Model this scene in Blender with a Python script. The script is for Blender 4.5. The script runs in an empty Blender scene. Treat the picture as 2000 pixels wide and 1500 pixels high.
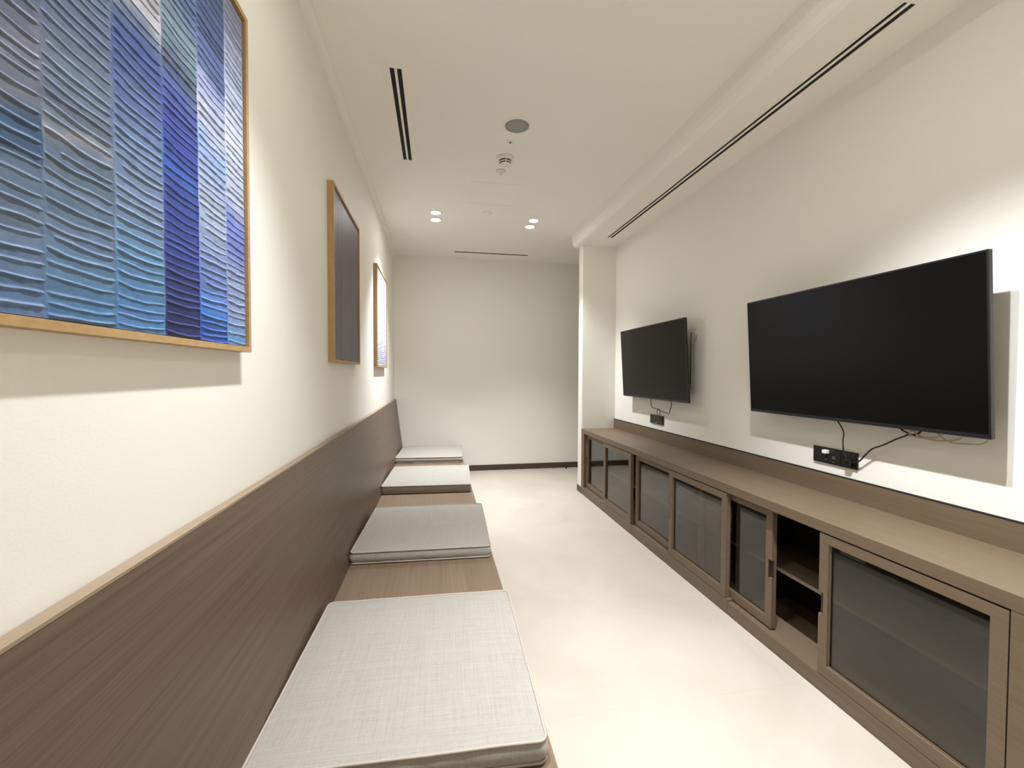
import bpy, bmesh, math, random
import numpy as np
from mathutils import Vector, Matrix, noise

sc = bpy.context.scene
COL = sc.collection
# ------------------------------------------------------------------ camera, world, exposure
F_PX, YAW, PITCH, ROLL, EYE = 828.63, 0.17625, -0.0249, 0.00342, 1.33
fw = Vector((math.sin(YAW)*math.cos(PITCH), math.cos(YAW)*math.cos(PITCH), math.sin(PITCH)))
rt0 = Vector((math.cos(YAW), -math.sin(YAW), 0)); up0 = rt0.cross(fw)
rt = math.cos(ROLL)*rt0 + math.sin(ROLL)*up0; up = -math.sin(ROLL)*rt0 + math.cos(ROLL)*up0
cd = bpy.data.cameras.new('camera'); cam = bpy.data.objects.new('camera', cd); COL.objects.link(cam)
cd.sensor_width = 36; cd.lens = 36*F_PX/2000; cd.clip_start = 0.02
M = Matrix((rt, up, -fw)).transposed().to_4x4(); M.translation = (0, 0, EYE); cam.matrix_world = M
sc.camera = cam
w = bpy.data.worlds.new('world'); sc.world = w; w.use_nodes = True
w.node_tree.nodes['Background'].inputs[0].default_value = (0.5, 0.48, 0.45, 1)
w.node_tree.nodes['Background'].inputs[1].default_value = 0.05
sc.view_settings.view_transform = 'Standard'; sc.view_settings.look = 'None'
sc.view_settings.gamma = 1; sc.view_settings.use_curve_mapping = False
sc.view_settings.exposure = 0.35
sc.cycles.max_bounces = 10; sc.cycles.diffuse_bounces = 6; sc.cycles.transparent_max_bounces = 12
sc.cycles.sample_clamp_indirect = 6

LAMP_COLOR = (1.0, 1.02, 1.09)
SPOT_W = 132
# room numbers
XL, XR, YB, YN, ZC, ZS = -0.5495, 1.976, 5.769, -3.0, 2.871, 2.743
XF, YCOL, YCOL2, XC = 1.583, 4.487, 4.614, 1.587

# ------------------------------------------------------------------ helpers
def lin(r, g, b):
    return tuple(((c/255)/12.92 if c/255 <= .04045 else ((c/255+.055)/1.055)**2.4) for c in (r, g, b))

class MB:
    def __init__(s): s.v = []; s.f = []
    def box(s, x0, x1, y0, y1, z0, z1):
        n = len(s.v)
        s.v += [(x0,y0,z0),(x1,y0,z0),(x1,y1,z0),(x0,y1,z0),(x0,y0,z1),(x1,y0,z1),(x1,y1,z1),(x0,y1,z1)]
        s.f += [tuple(n+i for i in q) for q in ((0,3,2,1),(4,5,6,7),(0,1,5,4),(1,2,6,5),(2,3,7,6),(3,0,4,7))]
        return s
    def prism(s, prof, a0, a1, axis='y'):
        n = len(s.v); k = len(prof)
        for a in (a0, a1):
            for p, q in prof:
                s.v.append((p, a, q) if axis == 'y' else ((a, p, q) if axis == 'x' else (p, q, a)))
        s.f.append(tuple(n+i for i in range(k))); s.f.append(tuple(n+k+i for i in reversed(range(k))))
        for i in range(k): s.f.append((n+i, n+k+i, n+k+(i+1) % k, n+(i+1) % k))
        return s
    def lathe(s, cx, cy, prof, seg=48):
        n = len(s.v); k = len(prof)
        for r, z in prof:
            for i in range(seg):
                a = 2*math.pi*i/seg; s.v.append((cx+r*math.cos(a), cy+r*math.sin(a), z))
        for j in range(k-1):
            for i in range(seg):
                a, b = n+j*seg+i, n+j*seg+(i+1) % seg
                s.f.append((a, b, b+seg, a+seg))
        s.f.append(tuple(n+i for i in range(seg))); s.f.append(tuple(n+(k-1)*seg+i for i in reversed(range(seg))))
        return s
    def tube(s, pts, r, seg=8, closed=False, smooth=True):
        P = [Vector(p) for p in pts]
        if smooth and not closed:
            Q = []
            for i in range(len(P)-1):
                p0 = P[max(i-1, 0)]; p1 = P[i]; p2 = P[i+1]; p3 = P[min(i+2, len(P)-1)]
                for k in range(6):
                    t = k/6
                    Q.append(.5*((2*p1)+(p2-p0)*t+(2*p0-5*p1+4*p2-p3)*t*t+(3*p1-p0-3*p2+p3)*t**3))
            P = Q+[P[-1]]
        n0 = len(s.v); m = len(P); nrm = None
        for i, p in enumerate(P):
            d = (P[(i+1) % m]-P[i-1]) if closed else (P[min(i+1, m-1)]-P[max(i-1, 0)])
            d.normalize()
            if nrm is None: nrm = d.orthogonal().normalized()
            nrm = (nrm-d*nrm.dot(d)).normalized(); b = d.cross(nrm)
            for k in range(seg):
                a = 2*math.pi*k/seg; s.v.append(tuple(p+r*(math.cos(a)*nrm+math.sin(a)*b)))
        for i in range(m if closed else m-1):
            for k in range(seg):
                a = n0+i*seg+k; b = n0+i*seg+(k+1) % seg; c = n0+((i+1) % m)*seg+(k+1) % seg; d = n0+((i+1) % m)*seg+k
                s.f.append((a, b, c, d))
        if not closed:
            s.f.append(tuple(n0+k for k in reversed(range(seg)))); s.f.append(tuple(n0+(m-1)*seg+k for k in range(seg)))
        return s
    def build(s, name, mat, parent=None, bevel=0, smooth=False, origin=None):
        v = s.v
        off = Vector(origin) if origin else (parent_off(parent) if parent else Vector((0, 0, 0)))
        me = bpy.data.meshes.new(name); me.from_pydata([tuple(Vector(p)-off) for p in v], [], s.f)
        bm = bmesh.new(); bm.from_mesh(me); bmesh.ops.recalc_face_normals(bm, faces=bm.faces); bm.to_mesh(me); bm.free()
        me.materials.append(mat)
        if smooth:
            for p in me.polygons: p.use_smooth = True
        o = bpy.data.objects.new(name, me); COL.objects.link(o)
        if parent: o.parent = parent
        else: o.location = off
        if bevel:
            b = o.modifiers.new('bevel', 'BEVEL'); b.width = bevel; b.segments = 2; b.limit_method = 'ANGLE'; b.angle_limit = .6
        return o
OFFS = {}
def parent_off(p):
    # position, in world, of the frame the children of p are written in
    o = Vector((0, 0, 0))
    while p is not None: o += Vector(p.location); p = p.parent
    return o
def tag(o, label, cat, group=None):
    o['label'] = label; o['category'] = cat
    if group: o['group'] = group
    return o
def thing(name, label, cat, loc, group=None):
    o = bpy.data.objects.new(name, None); o.location = loc; o.empty_display_size = .05; COL.objects.link(o)
    return tag(o, label, cat, group)
def struct(name, mb, mat, bevel=0):
    o = mb.build(name, mat, bevel=bevel); o['kind'] = 'structure'; return o
def box(*a): return MB().box(*a)

# ------------------------------------------------------------------ materials
def new_mat(name):
    m = bpy.data.materials.new(name); m.use_nodes = True
    nt = m.node_tree; b = nt.nodes['Principled BSDF']
    return m, nt, b
def N(nt, t, **kw):
    n = nt.nodes.new(t)
    for k, v in kw.items():
        if k.startswith('i_'): n.inputs[int(k[2:])].default_value = v
        else: setattr(n, k, v)
    return n
def plain(name, rgb, rough=.5, metal=0, emit=None, es=0, bump=0, bscale=60, spec=.5):
    m, nt, b = new_mat(name)
    b.inputs['Base Color'].default_value = (*lin(*rgb), 1); b.inputs['Roughness'].default_value = rough
    b.inputs['Metallic'].default_value = metal; b.inputs['Specular IOR Level'].default_value = spec
    if emit: b.inputs['Emission Color'].default_value = (*emit, 1); b.inputs['Emission Strength'].default_value = es
    tc = N(nt, 'ShaderNodeTexCoord'); nz = N(nt, 'ShaderNodeTexNoise'); nz.inputs['Scale'].default_value = bscale
    nt.links.new(tc.outputs['Object'], nz.inputs['Vector'])
    mix = N(nt, 'ShaderNodeMixRGB', blend_type='MULTIPLY'); mix.inputs[0].default_value = .05
    mix.inputs[1].default_value = (*lin(*rgb), 1); nt.links.new(nz.outputs['Fac'], mix.inputs[2])
    if bump:
        nt.links.new(mix.outputs[0], b.inputs['Base Color'])
        bp = N(nt, 'ShaderNodeBump'); bp.inputs['Strength'].default_value = bump; bp.inputs['Distance'].default_value = .001
        nt.links.new(nz.outputs['Fac'], bp.inputs['Height']); nt.links.new(bp.outputs[0], b.inputs['Normal'])
    return m
def wood(name, c1, c2, scale=(50, 1.3, 50), rough=.45, contrast=(.28, .72), fine=(800, 4, 800)):
    m, nt, b = new_mat(name); L = nt.links.new
    tc = N(nt, 'ShaderNodeTexCoord'); mp = N(nt, 'ShaderNodeMapping'); mp.inputs['Scale'].default_value = scale
    geo = N(nt, 'ShaderNodeNewGeometry')
    L(geo.outputs['Position'], mp.inputs['Vector'])
    nz = N(nt, 'ShaderNodeTexNoise'); nz.inputs['Scale'].default_value = 1; nz.inputs['Detail'].default_value = 5; nz.inputs['Roughness'].default_value = .6
    L(mp.outputs[0], nz.inputs['Vector'])
    mp2 = N(nt, 'ShaderNodeMapping'); mp2.inputs['Scale'].default_value = fine; L(geo.outputs['Position'], mp2.inputs['Vector'])
    nz2 = N(nt, 'ShaderNodeTexNoise'); nz2.inputs['Scale'].default_value = 1; nz2.inputs['Detail'].default_value = 2; L(mp2.outputs[0], nz2.inputs['Vector'])
    ad = N(nt, 'ShaderNodeMath', operation='MULTIPLY_ADD'); ad.inputs[1].default_value = .55; L(nz2.outputs['Fac'], ad.inputs[0])
    ml = N(nt, 'ShaderNodeMath', operation='MULTIPLY'); ml.inputs[1].default_value = .45; L(nz.outputs['Fac'], ml.inputs[0]); L(ml.outputs[0], ad.inputs[2])
    cr = N(nt, 'ShaderNodeValToRGB'); cr.color_ramp.elements[0].position = contrast[0]; cr.color_ramp.elements[1].position = contrast[1]
    cr.color_ramp.elements[0].color = (*lin(*c1), 1); cr.color_ramp.elements[1].color = (*lin(*c2), 1)
    L(ad.outputs[0], cr.inputs[0]); L(cr.outputs[0], b.inputs['Base Color'])
    b.inputs['Roughness'].default_value = rough; b.inputs['Specular IOR Level'].default_value = .35
    bp = N(nt, 'ShaderNodeBump'); bp.inputs['Strength'].default_value = .05; bp.inputs['Distance'].default_value = .0003
    L(ad.outputs[0], bp.inputs['Height']); L(bp.outputs[0], b.inputs['Normal'])
    return m
WALL = plain('wall_paint', (235, 233, 224), .6, bump=.15, bscale=180, spec=.25)
CEIL = plain('ceiling_paint', (240, 236, 228), .8, bump=.06, bscale=120, spec=.2)
WOOD = wood('taupe_veneer', (93, 79, 61), (115, 99, 79))
WOOD_TOP = WOOD
BENCH_WOOD = wood('bench_back_veneer', (82, 67, 53), (108, 91, 75), scale=(30, 1.2, 90), fine=(300, 3, 900), rough=.42, contrast=(.34, .66))
SEAT_WOOD = wood('bench_seat_veneer', (102, 84, 67), (128, 109, 89), scale=(90, 1.2, 90), fine=(800, 4, 800), rough=.4, contrast=(.3, .7))
OAK = wood('oak_frame', (158, 126, 84), (184, 153, 110), scale=(40, 6, 12), fine=(300, 40, 90), rough=.5)
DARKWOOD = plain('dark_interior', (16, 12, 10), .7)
SLOT_SHADE = wood('slot_shade_veneer', (44, 35, 28), (62, 50, 40))  # darkened veneer standing in for the shade inside the handle slots
BRONZE = plain('dark_bronze_skirting', (74, 63, 54), .4, metal=.3)
BLACK = plain('black_gap', (10, 9, 9), .8)
WHITE = plain('white_metal', (236, 232, 222), .45)
SCREEN = plain('screen_panel', (7, 7, 7), .3, spec=.2)
BEZEL = plain('tv_bezel', (22, 22, 27), .35)
BLKPL = plain('black_plastic', (16, 15, 16), .3)
GREYPL = plain('grey_grille', (150, 152, 148), .7, bump=.6, bscale=900)
CABLEW = plain('pale_cable', (176, 165, 148), .5)
CHROME = plain('steel', (170, 170, 172), .3, metal=.9)
WHITEPL = plain('white_plastic', (228, 226, 218), .4)
PIPE = plain('piping_grey', (168, 160, 148), .8, bump=.4, bscale=1200)
LENS = plain('lamp_lens', (255, 255, 255), .5, emit=(1, .96, .88), es=95)

def fabric():
    m, nt, b = new_mat('linen_weave'); L = nt.links.new
    tc = N(nt, 'ShaderNodeTexCoord'); outs = []
    for scl in ((60, 1500, 60), (1500, 60, 400), (6, 420, 10), (420, 6, 60)):
        mp = N(nt, 'ShaderNodeMapping'); mp.inputs['Scale'].default_value = scl; L(tc.outputs['Object'], mp.inputs['Vector'])
        nz = N(nt, 'ShaderNodeTexNoise'); nz.inputs['Scale'].default_value = 1; nz.inputs['Detail'].default_value = 3; L(mp.outputs[0], nz.inputs['Vector'])
        outs.append(nz.outputs['Fac'])
    def add(a, c, wa=.5, wc=.5):
        m1 = N(nt, 'ShaderNodeMath', operation='MULTIPLY'); m1.inputs[1].default_value = wa; L(a, m1.inputs[0])
        m2 = N(nt, 'ShaderNodeMath', operation='MULTIPLY_ADD'); m2.inputs[1].default_value = wc; L(c, m2.inputs[0]); L(m1.outputs[0], m2.inputs[2]); return m2.outputs[0]
    f1 = add(outs[0], outs[1]); f2 = add(outs[2], outs[3]); f = add(f1, f2, .5, .5)
    cr = N(nt, 'ShaderNodeValToRGB'); e = cr.color_ramp.elements
    e[0].position = .22; e[0].color = (*lin(112, 107, 98), 1); e[1].position = .76; e[1].color = (*lin(172, 168, 158), 1)
    x = cr.color_ramp.elements.new(.46); x.color = (*lin(147, 143, 134), 1)
    L(f, cr.inputs[0]); L(cr.outputs[0], b.inputs['Base Color'])
    b.inputs['Roughness'].default_value = .9; b.inputs['Specular IOR Level'].default_value = .15
    b.inputs['Sheen Weight'].default_value = .15
    bp = N(nt, 'ShaderNodeBump'); bp.inputs['Strength'].default_value = .2; bp.inputs['Distance'].default_value = .0006
    L(f1, bp.inputs['Height']); L(bp.outputs[0], b.inputs['Normal'])
    return m
FABRIC = fabric()

def glass():
    m = bpy.data.materials.new('door_glass'); m.use_nodes = True; nt = m.node_tree; nt.nodes.clear(); L = nt.links.new
    o = N(nt, 'ShaderNodeOutputMaterial'); mx = N(nt, 'ShaderNodeMixShader'); t = N(nt, 'ShaderNodeBsdfTransparent'); g = N(nt, 'ShaderNodeBsdfGlossy')
    t.inputs[0].default_value = (.66, .64, .61, 1); g.inputs['Roughness'].default_value = .03; g.inputs[0].default_value = (.95, .95, .95, 1)
    fr = N(nt, 'ShaderNodeFresnel'); gg = N(nt, 'ShaderNodeNewGeometry'); ma = N(nt, 'ShaderNodeMath', operation='MULTIPLY_ADD'); ma.inputs[1].default_value = 1/1.55-1.55; ma.inputs[2].default_value = 1.55
    L(gg.outputs['Backfacing'], ma.inputs[0]); L(ma.outputs[0], fr.inputs[0])
    L(fr.outputs[0], mx.inputs[0]); L(t.outputs[0], mx.inputs[1]); L(g.outputs[0], mx.inputs[2]); L(mx.outputs[0], o.inputs[0]); return m
GLASS = glass()

def floor_mat():
    m, nt, b = new_mat('floor_tile'); L = nt.links.new
    geo = N(nt, 'ShaderNodeNewGeometry')
    nz = N(nt, 'ShaderNodeTexNoise'); nz.inputs['Scale'].default_value = 1.6; nz.inputs['Detail'].default_value = 7; nz.inputs['Roughness'].default_value = .62; nz.inputs['Distortion'].default_value = .6
    L(geo.outputs['Position'], nz.inputs['Vector'])
    cr = N(nt, 'ShaderNodeValToRGB'); e = cr.color_ramp.elements
    e[0].position = .22; e[0].color = (*lin(176, 167, 151), 1); e[1].position = .7; e[1].color = (*lin(192, 184, 169), 1)
    L(nz.outputs['Fac'], cr.inputs[0])
    mp = N(nt, 'ShaderNodeMapping'); mp.inputs['Location'].default_value = (-.3, -.35, 0); L(geo.outputs['Position'], mp.inputs['Vector'])
    br = N(nt, 'ShaderNodeTexBrick', offset=0); br.inputs['Scale'].default_value = 1
    br.inputs['Color1'].default_value = (1, 1, 1, 1); br.inputs['Color2'].default_value = (1, 1, 1, 1); br.inputs['Mortar'].default_value = (.93, .92, .9, 1)
    br.inputs['Brick Width'].default_value = 1.2; br.inputs['Row Height'].default_value = 1.2; br.inputs['Mortar Size'].default_value = .002; br.inputs['Mortar Smooth'].default_value = .5
    L(mp.outputs[0], br.inputs['Vector'])
    mix = N(nt, 'ShaderNodeMixRGB', blend_type='MULTIPLY'); mix.inputs[0].default_value = 1; L(cr.outputs[0], mix.inputs[1]); L(br.outputs['Color'], mix.inputs[2])
    L(mix.outputs[0], b.inputs['Base Color']); b.inputs['Roughness'].default_value = .42; b.inputs['Specular IOR Level'].default_value = .4
    return m
FLOOR = floor_mat()

# ------------------------------------------------------------------ the setting
struct('floor', box(XL-.12, 3.7, YN-.1, YB+.1, -.1, 0), FLOOR)
struct('ceiling', box(XL-.12, 3.7, YN-.1, YB+.1, ZC, ZC+.1), CEIL)
struct('wall_left', box(XL-.12, XL, YN-.1, YB+.1, 0, ZC), WALL)
struct('wall_back', box(XL, 3.7, YB, YB+.12, 0, ZC), WALL)
struct('wall_front', box(XL, XR, YN-.12, YN, 0, ZC), WALL)
struct('wall_right', box(XR, XR+.13, YN, YCOL, 0, ZC), WALL)
struct('wall_return', box(XC, 3.7, YCOL, YCOL2, 0, ZC), WALL, bevel=.003)
struct('wall_corridor', box(3.6, 3.72, YCOL2, YB, 0, ZC), WALL)
prof = [(XR, ZC), (1.498, ZC), (1.503, ZC-.06), (1.512, ZC-.095), (1.526, ZC-.118), (1.548, ZS), (XR, ZS)]
struct('trim_1', MB().prism(prof, YN, YCOL), CEIL)
struct('trim_4', MB().prism([(XC, ZC), (1.498, ZC), (1.503, ZC-.06), (1.512, ZC-.095), (1.526, ZC-.118), (1.548, ZS), (XC, ZS)], YCOL, YCOL2), CEIL)
struct('trim_2', MB().prism([(XL, ZC), (XL+.042, ZC), (XL+.04, ZC-.012), (XL+.03, ZC-.024), (XL+.012, ZC-.03), (XL, ZC-.032)], YN, YB), WALL)
struct('baseboard_back', box(XL, 3.6, YB-.012, YB, 0, .075), BRONZE)
struct('baseboard_return', MB().box(XC-.006, XC, YCOL-.004, YCOL2+.006, 0, .07).box(XC-.006, 3.6, YCOL2, YCOL2+.006, 0, .07), BRONZE)

# ------------------------------------------------------------------ ceiling fittings
def downlight(x, y, label, power, tilt=0, deg=84, group='recessed downlights'):
    t = thing('downlight', label, 'ceiling light', (x, y, ZC), group)
    MB().lathe(x, y, [(.052, ZC), (.056, ZC-.001), (.056, ZC-.004), (.047, ZC-.006), (.044, ZC-.003), (.044, ZC)]).build('trim_ring', WHITE, t, smooth=True)
    MB().lathe(x, y, [(.0435, ZC-.0005), (.0435, ZC-.003), (.03, ZC-.005), (.001, ZC-.006)], 32).build('lens', LENS, t, smooth=True)
    ld = bpy.data.lights.new('lamp', 'SPOT'); ld.energy = power; ld.color = LAMP_COLOR; ld.spot_size = math.radians(deg); ld.spot_blend = 1.0
    ld.shadow_soft_size = .022
    lo = bpy.data.objects.new('lamp', ld); COL.objects.link(lo); lo.parent = t; lo.location = (0, 0, -.03); lo.rotation_euler.y = math.radians(-tilt)
    return t
downlight(-.005, 4.175, 'lit downlight near the left wall, nearer one of its close pair', SPOT_W*1.05, 0, 90)
downlight(-.006, 4.368, 'lit downlight near the left wall, farther one of its close pair', SPOT_W*1.05, -12, 90)
downlight(.964, 4.208, 'lit downlight towards the soffit, nearer one of its close pair', SPOT_W*.85, 5, 92)
downlight(.967, 4.389, 'lit downlight towards the soffit, farther one of its close pair', SPOT_W*.85, 0, 90)
for y, q in ((1.02, 'nearer'), (1.21, 'farther')):
    downlight(-.005, y, q+' downlight of the pair over the nearest cushion, above the frame', SPOT_W*.68, 0)
    downlight(.964, y, q+' downlight of the pair level with the nearest television, above the frame', SPOT_W*1.2, 8, 90)
for y in (-1.9,):  # unseen downlights added behind the camera to lift the ambient fill
    downlight(-.005, y, 'added unseen fill downlight behind the camera near the left wall', SPOT_W*2.6)
    downlight(.964, y, 'added unseen fill downlight behind the camera towards the soffit', SPOT_W*2.6)

def diffuser(label, slots, frame, z, along='y', depth=.004):
    x0, x1, y0, y1 = frame
    t = thing('slot_diffuser', label, 'air vent', ((x0+x1)/2, (y0+y1)/2, z))
    f = MB()
    if along == 'y':
        ys0, ys1 = slots[0][2], slots[0][3]
        f.box(x0, x1, y0, ys0, z-depth, z); f.box(x0, x1, ys1, y1, z-depth, z)
        e = [x0]+[v for s_ in slots for v in s_[:2]]+[x1]
        for i in range(0, len(e), 2): f.box(e[i], e[i+1], ys0, ys1, z-depth, z)
    else:
        xs0, xs1 = slots[0][0], slots[0][1]
        f.box(x0, xs0, y0, y1, z-depth, z); f.box(xs1, x1, y0, y1, z-depth, z)
        e = [y0]+[v for s_ in slots for v in s_[2:]]+[y1]
        for i in range(0, len(e), 2): f.box(xs0, xs1, e[i], e[i+1], z-depth, z)
    f.build('frame', CEIL, t)
    for s_ in slots: box(s_[0], s_[1], s_[2], s_[3], z-.0012, z-.0002).build('slot', BLACK, t)
    return t
diffuser('short white ceiling slot vent with two black slots, near the left wall', [(-.232, -.209, 2.25, 3.188), (-.196, -.173, 2.25, 3.188)], (-.258, -.147, 2.215, 3.225), ZC)
diffuser('very long slot vent with two parallel black slots along the lowered soffit', [(1.744, 1.762, 1.356, 4.19), (1.776, 1.799, 1.356, 4.19)], (1.735, 1.808, 1.34, 4.205), ZS)
diffuser('narrow single slot vent across the ceiling by the far wall', [(.227, 1.176, 5.43, 5.475)], (.21, 1.193, 5.41, 5.495), ZC, 'x')

t = thing('ceiling_speaker', 'round ceiling speaker with grey mesh grille', 'speaker', (.495, 2.632, ZC))
MB().lathe(.495, 2.632, [(.092, ZC), (.092, ZC-.003), (.088, ZC-.006), (.078, ZC-.006), (.075, ZC-.003), (.075, ZC)], 64).build('rim', CEIL, t, smooth=True)
MB().lathe(.495, 2.632, [(.0745, ZC-.0005), (.0745, ZC-.004), (.04, ZC-.005), (.001, ZC-.0055)], 64).build('grille', GREYPL, t, smooth=True)
t = thing('sprinkler', 'tiny white ceiling sprinkler between the speaker and the smoke detector', 'sprinkler', (.484, 2.816, ZC))
MB().lathe(.484, 2.816, [(.026, ZC), (.026, ZC-.002), (.008, ZC-.004), (.001, ZC-.004)], 32).build('escutcheon', CEIL, t, smooth=True)
MB().lathe(.484, 2.816, [(.005, ZC-.004), (.005, ZC-.009), (.008, ZC-.010), (.001, ZC-.011)], 16).build('deflector', plain('sprinkler_metal', (120, 110, 95), .4, metal=.6), t, smooth=True)
t = thing('smoke_detector', 'white domed smoke detector with dark ring slits on the ceiling', 'smoke detector', (.485, 3.035, ZC))
cx, cy = .485, 3.035
MB().lathe(cx, cy, [(.058, ZC), (.058, ZC-.012), (.053, ZC-.02), (.046, ZC-.024), (.03, ZC-.024)], 48).build('base', WHITEPL, t, smooth=True)
MB().lathe(cx, cy, [(.044, ZC-.024), (.042, ZC-.032)], 48).build('chamber', BLACK, t)
MB().lathe(cx, cy, [(.044, ZC-.032), (.046, ZC-.035), (.043, ZC-.038), (.03, ZC-.038)], 48).build('ring', WHITEPL, t, smooth=True)
MB().lathe(cx, cy, [(.039, ZC-.038), (.036, ZC-.045)], 48).build('chamber', BLACK, t)
MB().lathe(cx, cy, [(.039, ZC-.045), (.04, ZC-.048), (.03, ZC-.056), (.012, ZC-.059), (.001, ZC-.059)], 48).build('cap', WHITEPL, t, smooth=True)
for a in (0, math.pi/2, math.pi, 3*math.pi/2):
    ribs = MB()
    c, s_ = math.cos(a+.0), math.sin(a+.0); ax, ay = cx+.0425*c, cy+.0425*s_
    ribs.box(ax-.0025, ax+.0025, ay-.0035, ay+.0035, ZC-.05, ZC-.022)
    ribs.build('rib', WHITEPL, t)
t = thing('beacon', 'small domed ceiling sensor just beyond the smoke detector', 'sensor', (.484, 3.235, ZC))
MB().lathe(.484, 3.235, [(.036, ZC), (.036, ZC-.008), (.032, ZC-.012), (.018, ZC-.014), (.015, ZC-.022), (.008, ZC-.028), (.001, ZC-.029)], 40).build('housing', WHITEPL, t, smooth=True)
MB().lathe(.484, 3.235, [(.004, ZC-.028), (.004, ZC-.031), (.001, ZC-.031)], 12).build('lens', GREYPL, t)
t = thing('access_panel', 'square flush access panel in the ceiling before the far downlights', 'access panel', (.49, 3.66, ZC))
box(.28, .70, 3.455, 3.875, ZC-.0016, ZC).build('panel', CEIL, t)
MB().box(.272, .708, 3.447, 3.451, ZC-.0022, ZC).box(.272, .708, 3.879, 3.883, ZC-.0022, ZC).box(.272, .276, 3.451, 3.879, ZC-.0022, ZC).box(.704, .708, 3.451, 3.879, ZC-.0022, ZC).build('frame', CEIL, t)
t = thing('ceiling_disc', 'small round white blank plate on the ceiling between the downlight pairs', 'cover plate', (.476, 4.098, ZC))
MB().lathe(.476, 4.098, [(.047, ZC), (.047, ZC-.006), (.042, ZC-.009), (.001, ZC-.01)], 40).build('plate', CEIL, t, smooth=True)

# ------------------------------------------------------------------ bench
t = thing('bench', 'long brown wood bench with a tall sloping backrest along the left wall', 'bench', (-.1, 2.5, 0))
BY0, BY1 = -1.4, YB-.013
MB().prism([(-.44, .3385), (.301, .3385), (.301, .2985), (-.44, .2985)], BY0, BY1).build('seat', SEAT_WOOD, t, bevel=.0015)
box(-.53, .262, BY0+.01, BY1, 0, .2985).build('base', BENCH_WOOD, t)
MB().prism([(-.4405, .336), (-.5225, .9855), (-.5475, .9855), (-.5475, .3), (-.4405, .3)], BY0, BY1).build('backrest', BENCH_WOOD, t, bevel=.001)
MB().prism([(-.522, .9857), (-.5225, .9915), (-.5475, .9915), (-.5475, .9857)], BY0, BY1).build('top_cap', wood('toplit_cap_veneer', (124, 107, 87), (156, 138, 115)), t)  # cap coloured paler than the backrest for the light falling on its top

# ------------------------------------------------------------------ cushions
def rrect(hx, hy, r, n=10):
    P = []
    for cx, cy, a0 in ((hx-r, hy-r, 0), (-hx+r, hy-r, 90), (-hx+r, -hy+r, 180), (hx-r, -hy+r, 270)):
        for i in range(n+1):
            a = math.radians(a0+90*i/n); P.append((cx+r*math.cos(a), cy+r*math.sin(a)))
    # subdivide the straight runs
    Q = []
    for i, p in enumerate(P):
        q = P[(i+1) % len(P)]; d = math.dist(p, q); k = max(1, int(d/.03))
        for j in range(k): Q.append((p[0]+(q[0]-p[0])*j/k, p[1]+(q[1]-p[1])*j/k))
    return Q
def cushion(cx, cy, rot, label, seed, sx=.724, sy=.75, h=.068, z0=.3392):
    rnd = random.Random(seed)
    t = thing('seat_cushion', label, 'cushion', (cx, cy, z0), 'square linen cushions along the bench'); t.rotation_euler.z = rot
    hx, hy = sx/2, sy/2; out = rrect(hx, hy, .022)
    v = []; f = []; n = len(out)
    def nz(x, y, k): return noise.noise(Vector((x*5+seed*7, y*5, k)))
    rings = []
    def ring(s, z, infl=0):
        base = len(v)
        for (x, y) in out:
            L_ = math.hypot(x, y); X, Y = x*s, y*s
            X += infl*x/hx*(.5); Y += infl*y/hy*.5
            v.append((X, Y, z(x*s, y*s)))
        rings.append(base)
    def ztop(x, y):
        u = min(1, abs(x)/hx); w_ = min(1, abs(y)/hy)
        e = (1-u**6)*(1-w_**6)
        return h-.006+.012*e+.0016*nz(x, y, 1)*e + .001*nz(x*3, y*3, 2)*e
    def zbot(x, y): return 0.0
    for s in (.02, .15, .3, .45, .6, .72, .82, .89, .94, .97, .99, 1.0): ring(s, ztop)
    for z, i_ in ((h-.0075, -.004), (h*.72, .004), (h*.5, .008), (h*.28, .005), (.008, -.003), (.0005, -.006)):
        base = len(v)
        for (x, y) in out:
            k = i_*(1+.5*nz(x*3, y*3, 3)); L_ = math.hypot(x, y)
            v.append((x*(1+k/hx*.8), y*(1+k/hy*.8), z))
        rings.append(base)
    ring(.9, lambda x, y: 0.0)
    for a, b in zip(rings, rings[1:]):
        for i in range(n): f.append((a+i, a+(i+1) % n, b+(i+1) % n, b+i))
    f.append(tuple(rings[0]+i for i in range(n))); f.append(tuple(rings[-1]+i for i in reversed(range(n))))
    m = MB(); m.v = v; m.f = f
    o = m.build('cover', FABRIC, None, smooth=True); o.location = (0, 0, 0); o.parent = t
    for zz, ins in ((h-.0055, .0), (.0065, .0)):
        p = MB().tube([(x*(1+.001), y*(1+.001), zz+.0012*nz(x*2, y*2, 5)) for x, y in out], .0038, 8, closed=True)
        o = p.build('piping', PIPE, None, smooth=True); o.location = (0, 0, 0); o.parent = t
    return t
cushion(-.075, 1.405, -.03, 'pale grey linen cushion with piped edges, largest and nearest on the bench', 1)
cushion(-.062, 2.635, -.04, 'greyer shaded linen cushion, second from the camera on the bench', 2)
cushion(-.063, 3.925, -.052, 'brightly lit near-white linen cushion, third from the camera under the far downlights', 3)
cushion(-.062, 5.11, -.058, 'pale linen cushion farthest along the bench, next to the far wall', 4)

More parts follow.
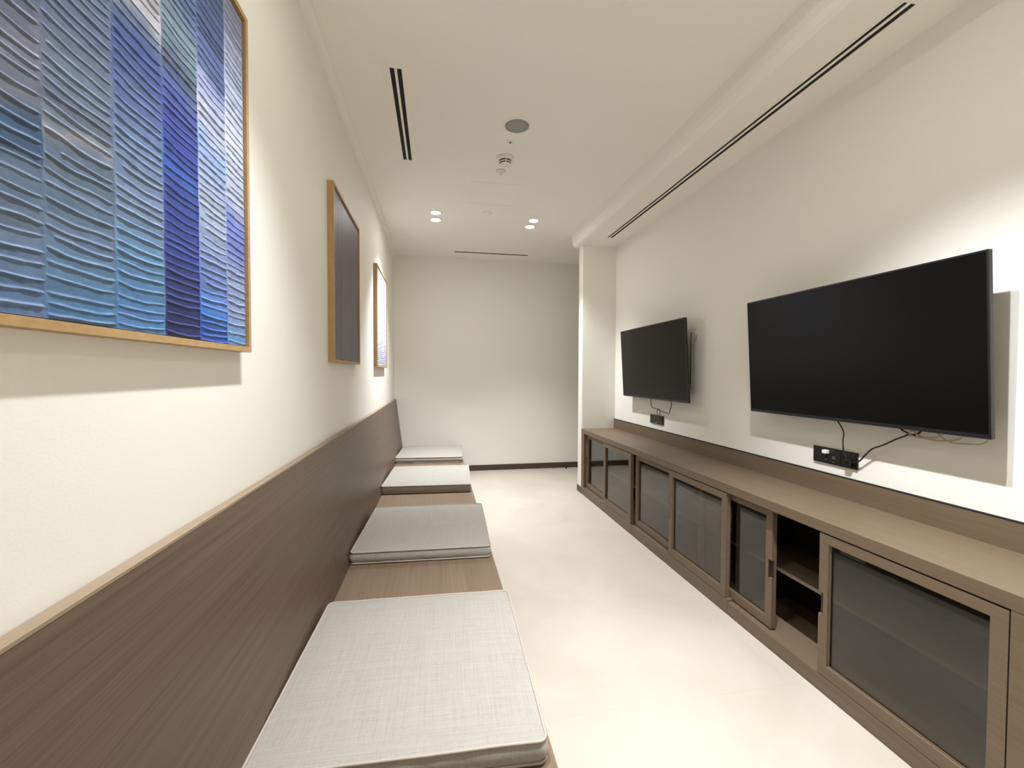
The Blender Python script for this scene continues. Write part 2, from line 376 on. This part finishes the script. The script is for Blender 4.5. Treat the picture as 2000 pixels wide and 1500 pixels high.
# ------------------------------------------------------------------ paintings
COLS = [[(1.807, 108, 120, 140), (1.774, 115, 118, 138), (1.728, 132, 132, 145), (1.675, 120, 126, 140), (1.652, 70, 98, 125), (1.616, 64, 92, 122), (1.59, 105, 125, 145), (1.511, 115, 135, 155), (1.426, 105, 132, 165)], [(1.882, 102, 118, 145), (1.806, 110, 125, 145), (1.73, 112, 128, 145), (1.688, 120, 132, 145), (1.673, 158, 156, 160), (1.654, 112, 130, 145), (1.616, 108, 130, 146), (1.54, 115, 135, 158), (1.464, 100, 136, 166), (1.418, 88, 132, 172)], [(1.996, 195, 190, 190), (1.973, 185, 182, 185), (1.946, 100, 118, 150), (1.904, 68, 94, 150), (1.877, 75, 98, 155), (1.813, 90, 115, 160), (1.721, 112, 136, 165), (1.629, 128, 148, 172), (1.538, 105, 146, 176), (1.446, 92, 140, 186)], [(2.11, 100, 125, 162), (2.046, 130, 150, 160), (2.003, 125, 146, 156), (1.949, 92, 108, 125), (1.896, 80, 100, 160), (1.842, 65, 80, 155), (1.788, 50, 70, 150), (1.734, 52, 92, 172), (1.692, 48, 72, 152), (1.574, 48, 70, 150), (1.509, 42, 54, 118), (1.423, 38, 48, 104)], [(2.218, 100, 120, 165), (2.145, 92, 106, 152), (2.035, 100, 120, 162), (1.998, 165, 172, 205), (1.9, 210, 214, 230), (1.851, 155, 182, 220), (1.729, 178, 187, 206), (1.632, 150, 166, 196), (1.558, 118, 145, 200), (1.497, 95, 135, 200), (1.461, 60, 122, 194), (1.424, 48, 88, 180)], [(2.32, 150, 160, 190), (2.238, 175, 180, 205), (2.116, 205, 213, 238), (1.911, 220, 225, 240), (1.775, 192, 202, 226), (1.714, 112, 132, 205), (1.666, 118, 138, 210), (1.585, 160, 176, 210), (1.476, 150, 170, 210), (1.422, 120, 170, 220)]]  # paint colours of the strips, with the spot's brightening left in them
EDGES = [.553, .681, .812, .941, 1.066, 1.192, 1.34]
def paint_mat(name, rough=.45, contrast=.4):
    m, nt, b = new_mat(name); L = nt.links.new
    at = N(nt, 'ShaderNodeAttribute'); at.attribute_name = 'paint'
    geo = N(nt, 'ShaderNodeNewGeometry'); mp = N(nt, 'ShaderNodeMapping'); mp.inputs['Scale'].default_value = (60, 30, 60); L(geo.outputs['Position'], mp.inputs['Vector'])
    nz = N(nt, 'ShaderNodeTexNoise'); nz.inputs['Scale'].default_value = 1.5; nz.inputs['Detail'].default_value = 8; nz.inputs['Roughness'].default_value = .75; L(mp.outputs[0], nz.inputs['Vector'])
    cr = N(nt, 'ShaderNodeValToRGB'); cr.color_ramp.elements[0].position = .3; cr.color_ramp.elements[1].position = .75
    cr.color_ramp.elements[0].color = (.74, .74, .78, 1); cr.color_ramp.elements[1].color = (1.5, 1.5, 1.42, 1); cr.color_ramp.elements.new(.52).color = (.98, .98, .98, 1); L(nz.outputs['Fac'], cr.inputs[0])
    mx = N(nt, 'ShaderNodeMixRGB', blend_type='MULTIPLY'); mx.inputs[0].default_value = contrast*2; L(at.outputs['Color'], mx.inputs[1]); L(cr.outputs[0], mx.inputs[2])
    L(mx.outputs[0], b.inputs['Base Color']); b.inputs['Roughness'].default_value = rough; b.inputs['Specular IOR Level'].default_value = .4
    bp = N(nt, 'ShaderNodeBump'); bp.inputs['Strength'].default_value = .3; bp.inputs['Distance'].default_value = .001
    L(nz.outputs['Fac'], bp.inputs['Height']); L(bp.outputs[0], b.inputs['Normal'])
    return m
def painting(name, label, y0, y1, z0, z1, kind, seed, ny, nz_):
    """framed canvas on the left wall; x grows into the room"""
    t = thing('painting', label, 'painting', (XL, (y0+y1)/2, z0), None)
    xf = XL+.0325; fwid = .014
    MB().box(XL+.0005, xf, y0, y1, z0, z0+fwid).box(XL+.0005, xf, y0, y1, z1-fwid, z1).box(XL+.0005, xf, y0, y0+fwid, z0+fwid, z1-fwid).box(XL+.0005, xf, y1-fwid, y1, z0+fwid, z1-fwid).build('frame', OAK, t)
    g = .009
    a, b, c, d = y0+fwid+g, y1-fwid-g, z0+fwid+.002, z1-fwid-g
    box(XL+.001, XL+.006, y0+fwid, y1-fwid, z0+fwid, z1-fwid).build('backing', BLACK, t)
    Y = np.linspace(a, b, ny); Z = np.linspace(c, d, nz_)
    rng = np.random.RandomState(seed)
    yy, zz = np.meshgrid(Y, Z)
    H = np.zeros_like(yy); C = np.zeros(yy.shape+(3,))
    S2L = lambda v: np.where(v <= .04045, v/12.92, ((v+.055)/1.055)**2.4)
    edges = np.array(EDGES)+(0 if kind == 'blue' else (a-EDGES[0]-.002))
    def sn(u, k, sd):
        r = np.random.RandomState(sd); o = 0*u
        for i in range(k): o = o+np.sin(u*(2+3*r.rand()*(i+1))+6.28*r.rand())/(i+1)**1.3
        return o
    if kind in ('blue', 'pale'):
        for ci in range(len(edges)-1):
            e0, e1 = edges[ci], edges[ci+1]; m = (yy >= e0) & (yy < e1) if ci else (yy < e1)
            if not m.any(): continue
            tt = np.clip((yy-e0)/.128, 0, 1.2); uu = yy[m]; tz = zz[m]; tm = tt[m]
            h = np.zeros(tz.shape); band = np.zeros(tz.shape)
            z = c-.03+rng.rand()*.02; k = 0
            bow = .004+.006*rng.rand()
            colz = np.zeros(tz.shape+(3,))
            tab = np.array(COLS[min(ci, 5)], float)
            if kind == 'pale': tab = np.array([(z0, 150, 165, 205), (z0+.3, 190, 195, 225), (z0+.6, 205, 205, 222), (z1, 175, 170, 180)], float); tab[:, 1:] += rng.randint(-14, 14)
            lines = []
            while z < d+.03:
                lines.append((z, rng.rand()*.004-.002, .7+.6*rng.rand(), rng.randint(9999), .0013+.0009*rng.rand(), rng.rand()))
                z += .0135+.009*rng.rand()
            zc = []
            for (zl, tl, am, sd, wd, cut) in lines:
                curve = zl+tl*tm+bow*(tm-.55)**2*1.2+.0010*sn(tm*1.6, 4, sd)
                dz = tz-curve
                # pushed-up lip: sharp underneath, trailing off above
                lip = np.where(dz < 0, np.exp(-(dz/(wd*.42))**2), np.exp(-(dz/(wd*1.25))**2))
                blob = 1+.16*np.clip(sn(tm*5, 4, sd+1), -.8, 2)
                ends = np.clip(tm/.07, 0, 1)*np.clip((1.0-tm)/.05+.2, 0.2, 1)
                if cut < .09: ends = ends*np.clip((tm-.3*cut*9)/.04, 0, 1)
                h = np.maximum(h, am*lip*np.clip(blob, .35, 1.9)*ends)
                band = band+(dz > 0); zc.append(curve)
            h = h*.0022
            # colour per band, with jitter so each pulled band has its own tone
            jit = rng.rand(len(lines)+2, 3)*.04-.02; jl = (rng.rand(len(lines)+2)*.14-.07)[:, None]
            bi = band.astype(int)
            zq = tz+.01*np.sin(tm*5+ci)
            order = np.argsort(tab[:, 0])
            for q in range(3): colz[:, q] = np.interp(zq, tab[order, 0], tab[order, 1+q])/255
            colz = np.clip(colz*(1+jl[bi]+jit[bi]*.7), 0.02, 1)
            hl = np.clip(h/.0022, 0, 1)[:, None]  # ridge lips tinted paler, a highlight put into the paint colour
            colz = colz*(1-.36*hl)+np.array((.80, .86, .95))*.36*hl if ci != 3 or kind == 'pale' else colz*(1-.3*hl)+np.array((.62, .68, .86))*.3*hl
            # seam between neighbouring strips
            de = np.minimum(np.abs(uu-e0), np.abs(uu-e1)); sm = np.exp(-(de/.004)**2)
            h = h*(1-.7*sm)+.0012*sm*(1+.6*sn(tz*18, 3, ci+5))
            H[m] = h; gl = colz.mean(1, keepdims=True); C[m] = colz*np.array((.80, .82, .86)) if kind == 'blue' else colz*.5+gl*.5
    else:
        base = np.array((92, 86, 98))/255.
        r = sum(np.sin(yy*f_+3*np.sin(zz*g_)+p)*a_ for f_, g_, p, a_ in ((60, 2, 0, 1), (140, 3, 2, .7), (310, 5, 1, .5), (22, 1, 4, 1)))
        C[:] = base; C *= (1+.025*r)[..., None]; C[..., 2] *= 1+.05*np.sin(zz*9); H = .0003*r
    C = S2L(np.clip(C, 0, 1))
    xs = XL+.026+H
    V = np.stack([xs, yy, zz], -1).reshape(-1, 3)-np.array([XL, (y0+y1)/2, z0])
    nyy, nzz = ny, nz_
    I = np.arange(nyy*nzz).reshape(nzz, nyy)
    q = np.stack([I[:-1, :-1], I[:-1, 1:], I[1:, 1:], I[1:, :-1]], -1).reshape(-1, 4)
    # sides of the canvas block
    ring = np.concatenate([I[0, :], I[1:, -1], I[-1, -2::-1], I[-2:0:-1, 0]])
    back = V[ring].copy(); back[:, 0] = .006
    nb = len(V); V = np.vstack([V, back]); n = len(ring)
    side = np.stack([ring, np.roll(ring, -1), nb+np.roll(np.arange(n), -1), nb+np.arange(n)], -1)
    me = bpy.data.meshes.new('canvas'); me.from_pydata(V.tolist(), [], np.vstack([q, side]).tolist()+[list(range(nb, nb+n))])
    at = me.color_attributes.new('paint', 'FLOAT_COLOR', 'POINT')
    cc = np.ones((len(V), 4)); cc[:nb, :3] = C.reshape(-1, 3); cc[nb:, :3] = .03
    at.data.foreach_set('color', cc.ravel())
    sm = np.zeros(len(me.polygons), bool); sm[:len(q)] = True; me.polygons.foreach_set('use_smooth', sm)
    me.materials.append(paint_mat('paint_'+kind)); me.update()
    o = bpy.data.objects.new('canvas', me); COL.objects.link(o); o.parent = t
    return t
painting('painting', 'large blue textured painting of ridged vertical strips, nearest on the left wall', .578, 1.318, 1.387, 2.312, 'blue', 3, 280, 1500)
painting('painting', 'dark mauve-grey painting in an oak frame, middle one on the left wall', 2.323, 3.062, 1.387, 2.315, 'mauve', 5, 120, 60)
painting('painting', 'pale lavender painting in an oak frame, farthest on the left wall', 3.94, 4.69, 1.385, 2.305, 'pale', 8, 140, 420)

# ------------------------------------------------------------------ cabinets
WT = thing('worktop', 'continuous taupe wood worktop with a low upstand over the glass-door cabinets', 'worktop', (1.77, 2.6, .674))
YN_C = .62
box(1.5815, 1.9635, YN_C, YCOL-.001, .6745, .7212).build('top_board', WOOD, WT, bevel=.0012)
box(1.964, XR-.0005, YN_C, YCOL-.001, .6745, .8215).build('upstand', WOOD, WT)
box(1.9645, XR-.0005, YN_C, YCOL-.001, .8217, .8275).build('shadow_strip', BLACK, WT)

def door(unit, y0, y1, track, zb, zt=.668, handle='far', st=.041, rb=.047, rt_=.038):
    """handle 'far' = on the stile away from the camera, 'near' = on the near stile"""
    x0 = XF+.0005 if track == 'front' else XF+.031
    x1 = x0+.026; f = MB(); sw = .021; hz0, hz1 = .328, .418
    f.box(x0, x1, y0+st, y1-st, zb, zb+rb); f.box(x0, x1, y0+st, y1-st, zt-rt_, zt)
    for side in ('near', 'far'):
        a, b = (y0, y0+st) if side == 'near' else (y1-st, y1)
        if side == handle:
            f.box(x0, x1, a, b, zb, hz0); f.box(x0, x1, a, b, hz1, zt)
            if side == 'near': f.box(x0, x1, a+sw, b, hz0, hz1); f.box(x0+.014, x1, a, a+sw, hz0, hz1)
            else: f.box(x0, x1, a, b-sw, hz0, hz1); f.box(x0+.014, x1, b-sw, b, hz0, hz1)
        else: f.box(x0, x1, a, b, zb, zt)
    d = f.build('door', WOOD, unit)
    a, b = (y0, y0+sw) if handle == 'near' else (y1-sw, y1)
    hm = MB().box(x0+.0128, x0+.014, a, b, hz0, hz1)
    e = a+sw if handle == 'near' else b-sw
    hm.box(x0-.0004, x0+.013, e-.001, e+.001, hz0, hz1)
    child(hm, 'handle', SLOT_SHADE, d, unit)
    child(MB().box(x0+.0135, x0+.0175, y0+st-.004, y1-st+.004, zb+rb-.004, zt-rt_+.004), 'glass_pane', GLASS, d, unit)
    # thin bead round the pane
    bd = MB(); q = .003
    bd.box(x0+.0095, x0+.0134, y0+st, y1-st, zb+rb, zb+rb+q); bd.box(x0+.0095, x0+.0134, y0+st, y0+st+q, zb+rb+q, zt-rt_); bd.box(x0+.0095, x0+.0134, y1-st-q, y1-st, zb+rb+q, zt-rt_)
    child(bd, 'glazing_bead', WOOD, d, unit)
    return d
def child(mb, name, mat, parent, unit):
    o = mb.build(name, mat, None, origin=tuple(parent_off(unit))); o.location = (0, 0, 0); o.parent = parent; return o
def unit(label, y0, y1, zb, stile=None):
    t = thing('cabinet', label, 'cabinet', ((XF+XR)/2, (y0+y1)/2, 0), 'sliding glass-door cabinets under the worktop')
    c = MB()
    c.box(XF, XF+.018, y0, y1, .004, zb-.003)                     # plinth board
    c.box(XF+.018, XR-.02, y0, y1, zb-.022, zb-.003)              # bottom board
    if stile: c.box(XF, XF+.05, stile[0], stile[1], zb-.003, .6743)
    c.build('carcass', WOOD, t)
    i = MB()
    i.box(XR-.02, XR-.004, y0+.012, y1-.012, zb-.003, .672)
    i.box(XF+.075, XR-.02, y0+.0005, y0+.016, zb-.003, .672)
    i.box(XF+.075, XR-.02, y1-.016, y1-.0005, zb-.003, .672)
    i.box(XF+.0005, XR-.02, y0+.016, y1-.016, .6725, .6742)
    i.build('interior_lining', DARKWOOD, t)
    box(XF+.085, XR-.02, y0+.016, y1-.016, .357, .374).build('shelf', WOOD, t)
    return t
A = unit('far glass-door cabinet standing against the return wall', 3.252, YCOL-.001, .088, (4.405, YCOL-.001))
door(A, 3.83, 4.402, 'rear', .092); door(A, 3.268, 3.85, 'front', .088)
B = unit('middle glass-door cabinet between the far one and the half-open one', 2.072, 3.25, .084)
door(B, 2.66, 3.243, 'rear', .088, handle='near'); door(B, 2.092, 2.682, 'front', .084)
C_ = unit('nearest cabinet, half open with a dark gap between its two glass doors', YN_C, 2.07, .075, (YN_C, .908))
door(C_, 1.797, 2.39, 'rear', .08, handle='near'); door(C_, .912, 1.51, 'front', .075)

# ------------------------------------------------------------------ televisions
def tv(label, y0, y1, zb, xb, dz=.652, dx=.039, glare=0):
    t = thing('television', label, 'television', (xb, (y0+y1)/2, zb), 'wall-mounted flat televisions')
    tilt = math.atan2(dx, dz); hgt = math.hypot(dx, dz); w_ = (y1-y0)/2
    def loc(m): return m
    def part(mb, name, mat, par, bevel=0):
        o = mb.build(name, mat, None, bevel=bevel); o.parent = par; return o
    body = part(MB().box(0, .016, -w_, w_, 0, hgt).box(.016, .042, -w_*.72, w_*.72, hgt*.08, hgt*.72), 'housing', BEZEL, t, .002)
    body.rotation_euler.y = -tilt
    part(MB().box(-.0012, .0, -w_+.007, w_-.007, .016, hgt-.007), 'screen', SCREEN, body)
    bz = MB(); bz.box(-.0026, 0, -w_, w_, 0, .0155); bz.box(-.0026, 0, -w_, w_, hgt-.0065, hgt); bz.box(-.0026, 0, -w_, -w_+.0065, .0155, hgt-.0065); bz.box(-.0026, 0, w_-.0065, w_, .0155, hgt-.0065)
    part(bz, 'bezel', BEZEL, body)
    # bracket between the housing and the wall
    gap = XR-xb
    br = MB()
    for y in (-.22, .22): br.box(.03, .045, y-.016, y+.016, .12, hgt*.86)
    br.box(gap-.012, gap-.001, -.34, .34, .36, .40); br.box(gap-.012, gap-.001, -.34, .34, .2, .24)
    for y in (-.22, .22): br.box(.02, gap-.001, y-.008, y+.008, .22, .24); br.box(.005, gap-.001, y-.008, y+.008, .36, .38)
    o = part(br, 'wall_bracket', CHROME, t)
    return t
TV1 = tv('large black television nearest the camera on the right wall', 1.146, 2.284, 1.107, 1.888)
TV2 = tv('black television farther along the right wall, nearer the return wall', 2.938, 4.074, 1.107, 1.888)
# strut end of the far bracket, seen past the edge of the far set
MB().box(1.93, 1.952, 2.972, 2.985, 1.56, 1.65).box(1.93, 1.9375, 2.972, 2.985, 1.24, 1.56).box(1.952, XR-.001, 2.974, 2.983, 1.6, 1.63).build('bracket_arm', CHROME, TV2)

# ------------------------------------------------------------------ sockets and cables
def socket(label, y0, y1, z0, z1, n):
    t = thing('socket_plate', label, 'wall socket', (XR, (y0+y1)/2, z0), 'black socket plates under the televisions')
    box(XR-.009, XR-.0005, y0, y1, z0, z1).build('plate', BLKPL, t, bevel=.0015)
    wd = (y1-y0-.012)/n
    for i in range(n):
        a = y0+.006+i*wd
        m = MB().box(XR-.0115, XR-.0088, a+.004, a+wd-.004, z0+.009, z1-.009)
        m.build('module', plain('module_%d' % i, (24, 22, 22), .35), t, bevel=.001)
        pm = MB()
        for q in (-.011, .011): pm.box(XR-.0122, XR-.0112, a+wd/2+q-.002, a+wd/2+q+.002, (z0+z1)/2-.008, (z0+z1)/2+.002)
        pm.box(XR-.0122, XR-.0112, a+wd/2-.002, a+wd/2+.002, (z0+z1)/2+.008, (z0+z1)/2+.016)
        pm.build('socket_hole', BLACK, t)
    return t
S1 = socket('wide black socket plate under the nearest television', 1.686, 1.925, .8755, .9565, 3)
S2 = socket('narrower black socket plate under the far television', 3.441, 3.672, .8755, .9565, 2)
def xw(y): return 0
box(XR-.034, XR-.0118, 1.83, 1.852, .928, .946).build('switch', WHITEPL, S1, bevel=.002)
for c_ in ((1.795, 1.812, .905, .909), (1.795, 1.812, .913, .917), (1.842, 1.85, .893, .899), (1.80, 1.808, .887, .892)): box(XR-.014, XR-.0118, *c_).build('contact', CHROME, S1)
p = thing('plug', 'round black plug pushed into the plate under the nearest television', 'plug', (XR-.02, 1.73, .905))
MB().box(XR-.03, XR-.0124, 1.705, 1.74, .888, .92).build('body', BLKPL, p, bevel=.006)
box(XR-.014, XR-.0118, 3.545, 3.556, .885, .893).build('contact', WHITEPL, S2)
def cable(label, pts, r, mat):
    o = MB().tube(pts, r, 8).build('cable', mat, None, smooth=True, origin=pts[0]); tag(o, label, 'cable'); return o
cable('thin black cable dropping straight from the nearest television to its socket plate',
      [(1.925, 1.775, 1.16), (1.935, 1.765, 1.11), (1.94, 1.735, 1.055), (1.942, 1.738, 1.01), (1.945, 1.737, .957), (1.945, 1.725, .935), (1.942, 1.715, .915)], .0028, BLKPL)
cable('thick black power cable curving from the nearest television to its socket plate',
      [(1.92, 1.495, 1.15), (1.935, 1.472, 1.10), (1.94, 1.449, 1.082), (1.942, 1.5, 1.052), (1.944, 1.55, 1.02), (1.946, 1.598, .995), (1.95, 1.632, .962), (1.955, 1.665, .925), (1.957, 1.70, .908), (1.955, 1.725, .9)], .0034, BLKPL)
cable('short black cable tail tied to the pale cables under the nearest television',
      [(1.925, 1.39, 1.14), (1.935, 1.40, 1.10), (1.94, 1.425, 1.083), (1.938, 1.449, 1.08)], .0042, BLKPL)
cable('pale cable loop sagging lowest below the nearest television edge',
      [(1.925, 1.45, 1.15), (1.93, 1.43, 1.112), (1.936, 1.41, 1.085), (1.94, 1.365, 1.071), (1.94, 1.315, 1.075), (1.94, 1.27, 1.09), (1.93, 1.235, 1.14)], .0034, CABLEW)
cable('pale cable tied in a knot beside the black tail under the nearest television',
      [(1.925, 1.40, 1.15), (1.936, 1.42, 1.11), (1.938, 1.445, 1.088), (1.934, 1.42, 1.076), (1.934, 1.37, 1.078), (1.934, 1.33, 1.09), (1.925, 1.28, 1.15)], .0034, CABLEW)
cable('thin pale cable running flattest under the nearest television',
      [(1.925, 1.36, 1.15), (1.944, 1.35, 1.105), (1.946, 1.31, 1.072), (1.946, 1.26, 1.072), (1.944, 1.2, 1.085), (1.93, 1.17, 1.14)], .0022, CABLEW)
cable('dark cable sagging in a wide swag below the far television',
      [(1.925, 3.62, 1.15), (1.94, 3.613, 1.10), (1.94, 3.595, 1.03), (1.945, 3.53, 1.018), (1.945, 3.45, 1.008), (1.945, 3.37, .998), (1.945, 3.31, .995), (1.942, 3.285, 1.03), (1.94, 3.265, 1.07), (1.925, 3.25, 1.15)], .0032, BLKPL)
cable('short dark cable hooked over the swag and entering the far socket plate',
      [(1.95, 3.50, .955), (1.945, 3.508, .985), (1.94, 3.48, 1.02), (1.94, 3.45, 1.005), (1.947, 3.465, .97), (1.955, 3.475, .94), (XR-.012, 3.485, .915)], .0028, BLKPL)
# door stop by the far wall
t = thing('door_stop', 'tiny dark door stop on the floor by the far wall skirting', 'door stop', (1.79, 5.70, 0))
MB().lathe(1.79, 5.70, [(.014, 0.0005), (.014, .012), (.009, .018), (.012, .03), (.012, .036), (.001, .037)], 20).build('knob', BLKPL, t, smooth=True)
# pale plate low on the side of the bench, mirrored in the nearest glass door
t = thing('bench_socket', 'pale double socket plate low on the bench side, seen only in the glass door', 'wall socket', (.262, 2.53, .01))
box(.2625, .27, 2.44, 2.62, .012, .082).build('plate', WHITEPL, t, bevel=.001)
for y in (2.49, 2.56): box(.2702, .272, y, y+.006, .04, .05).build('socket_hole', BLACK, t)
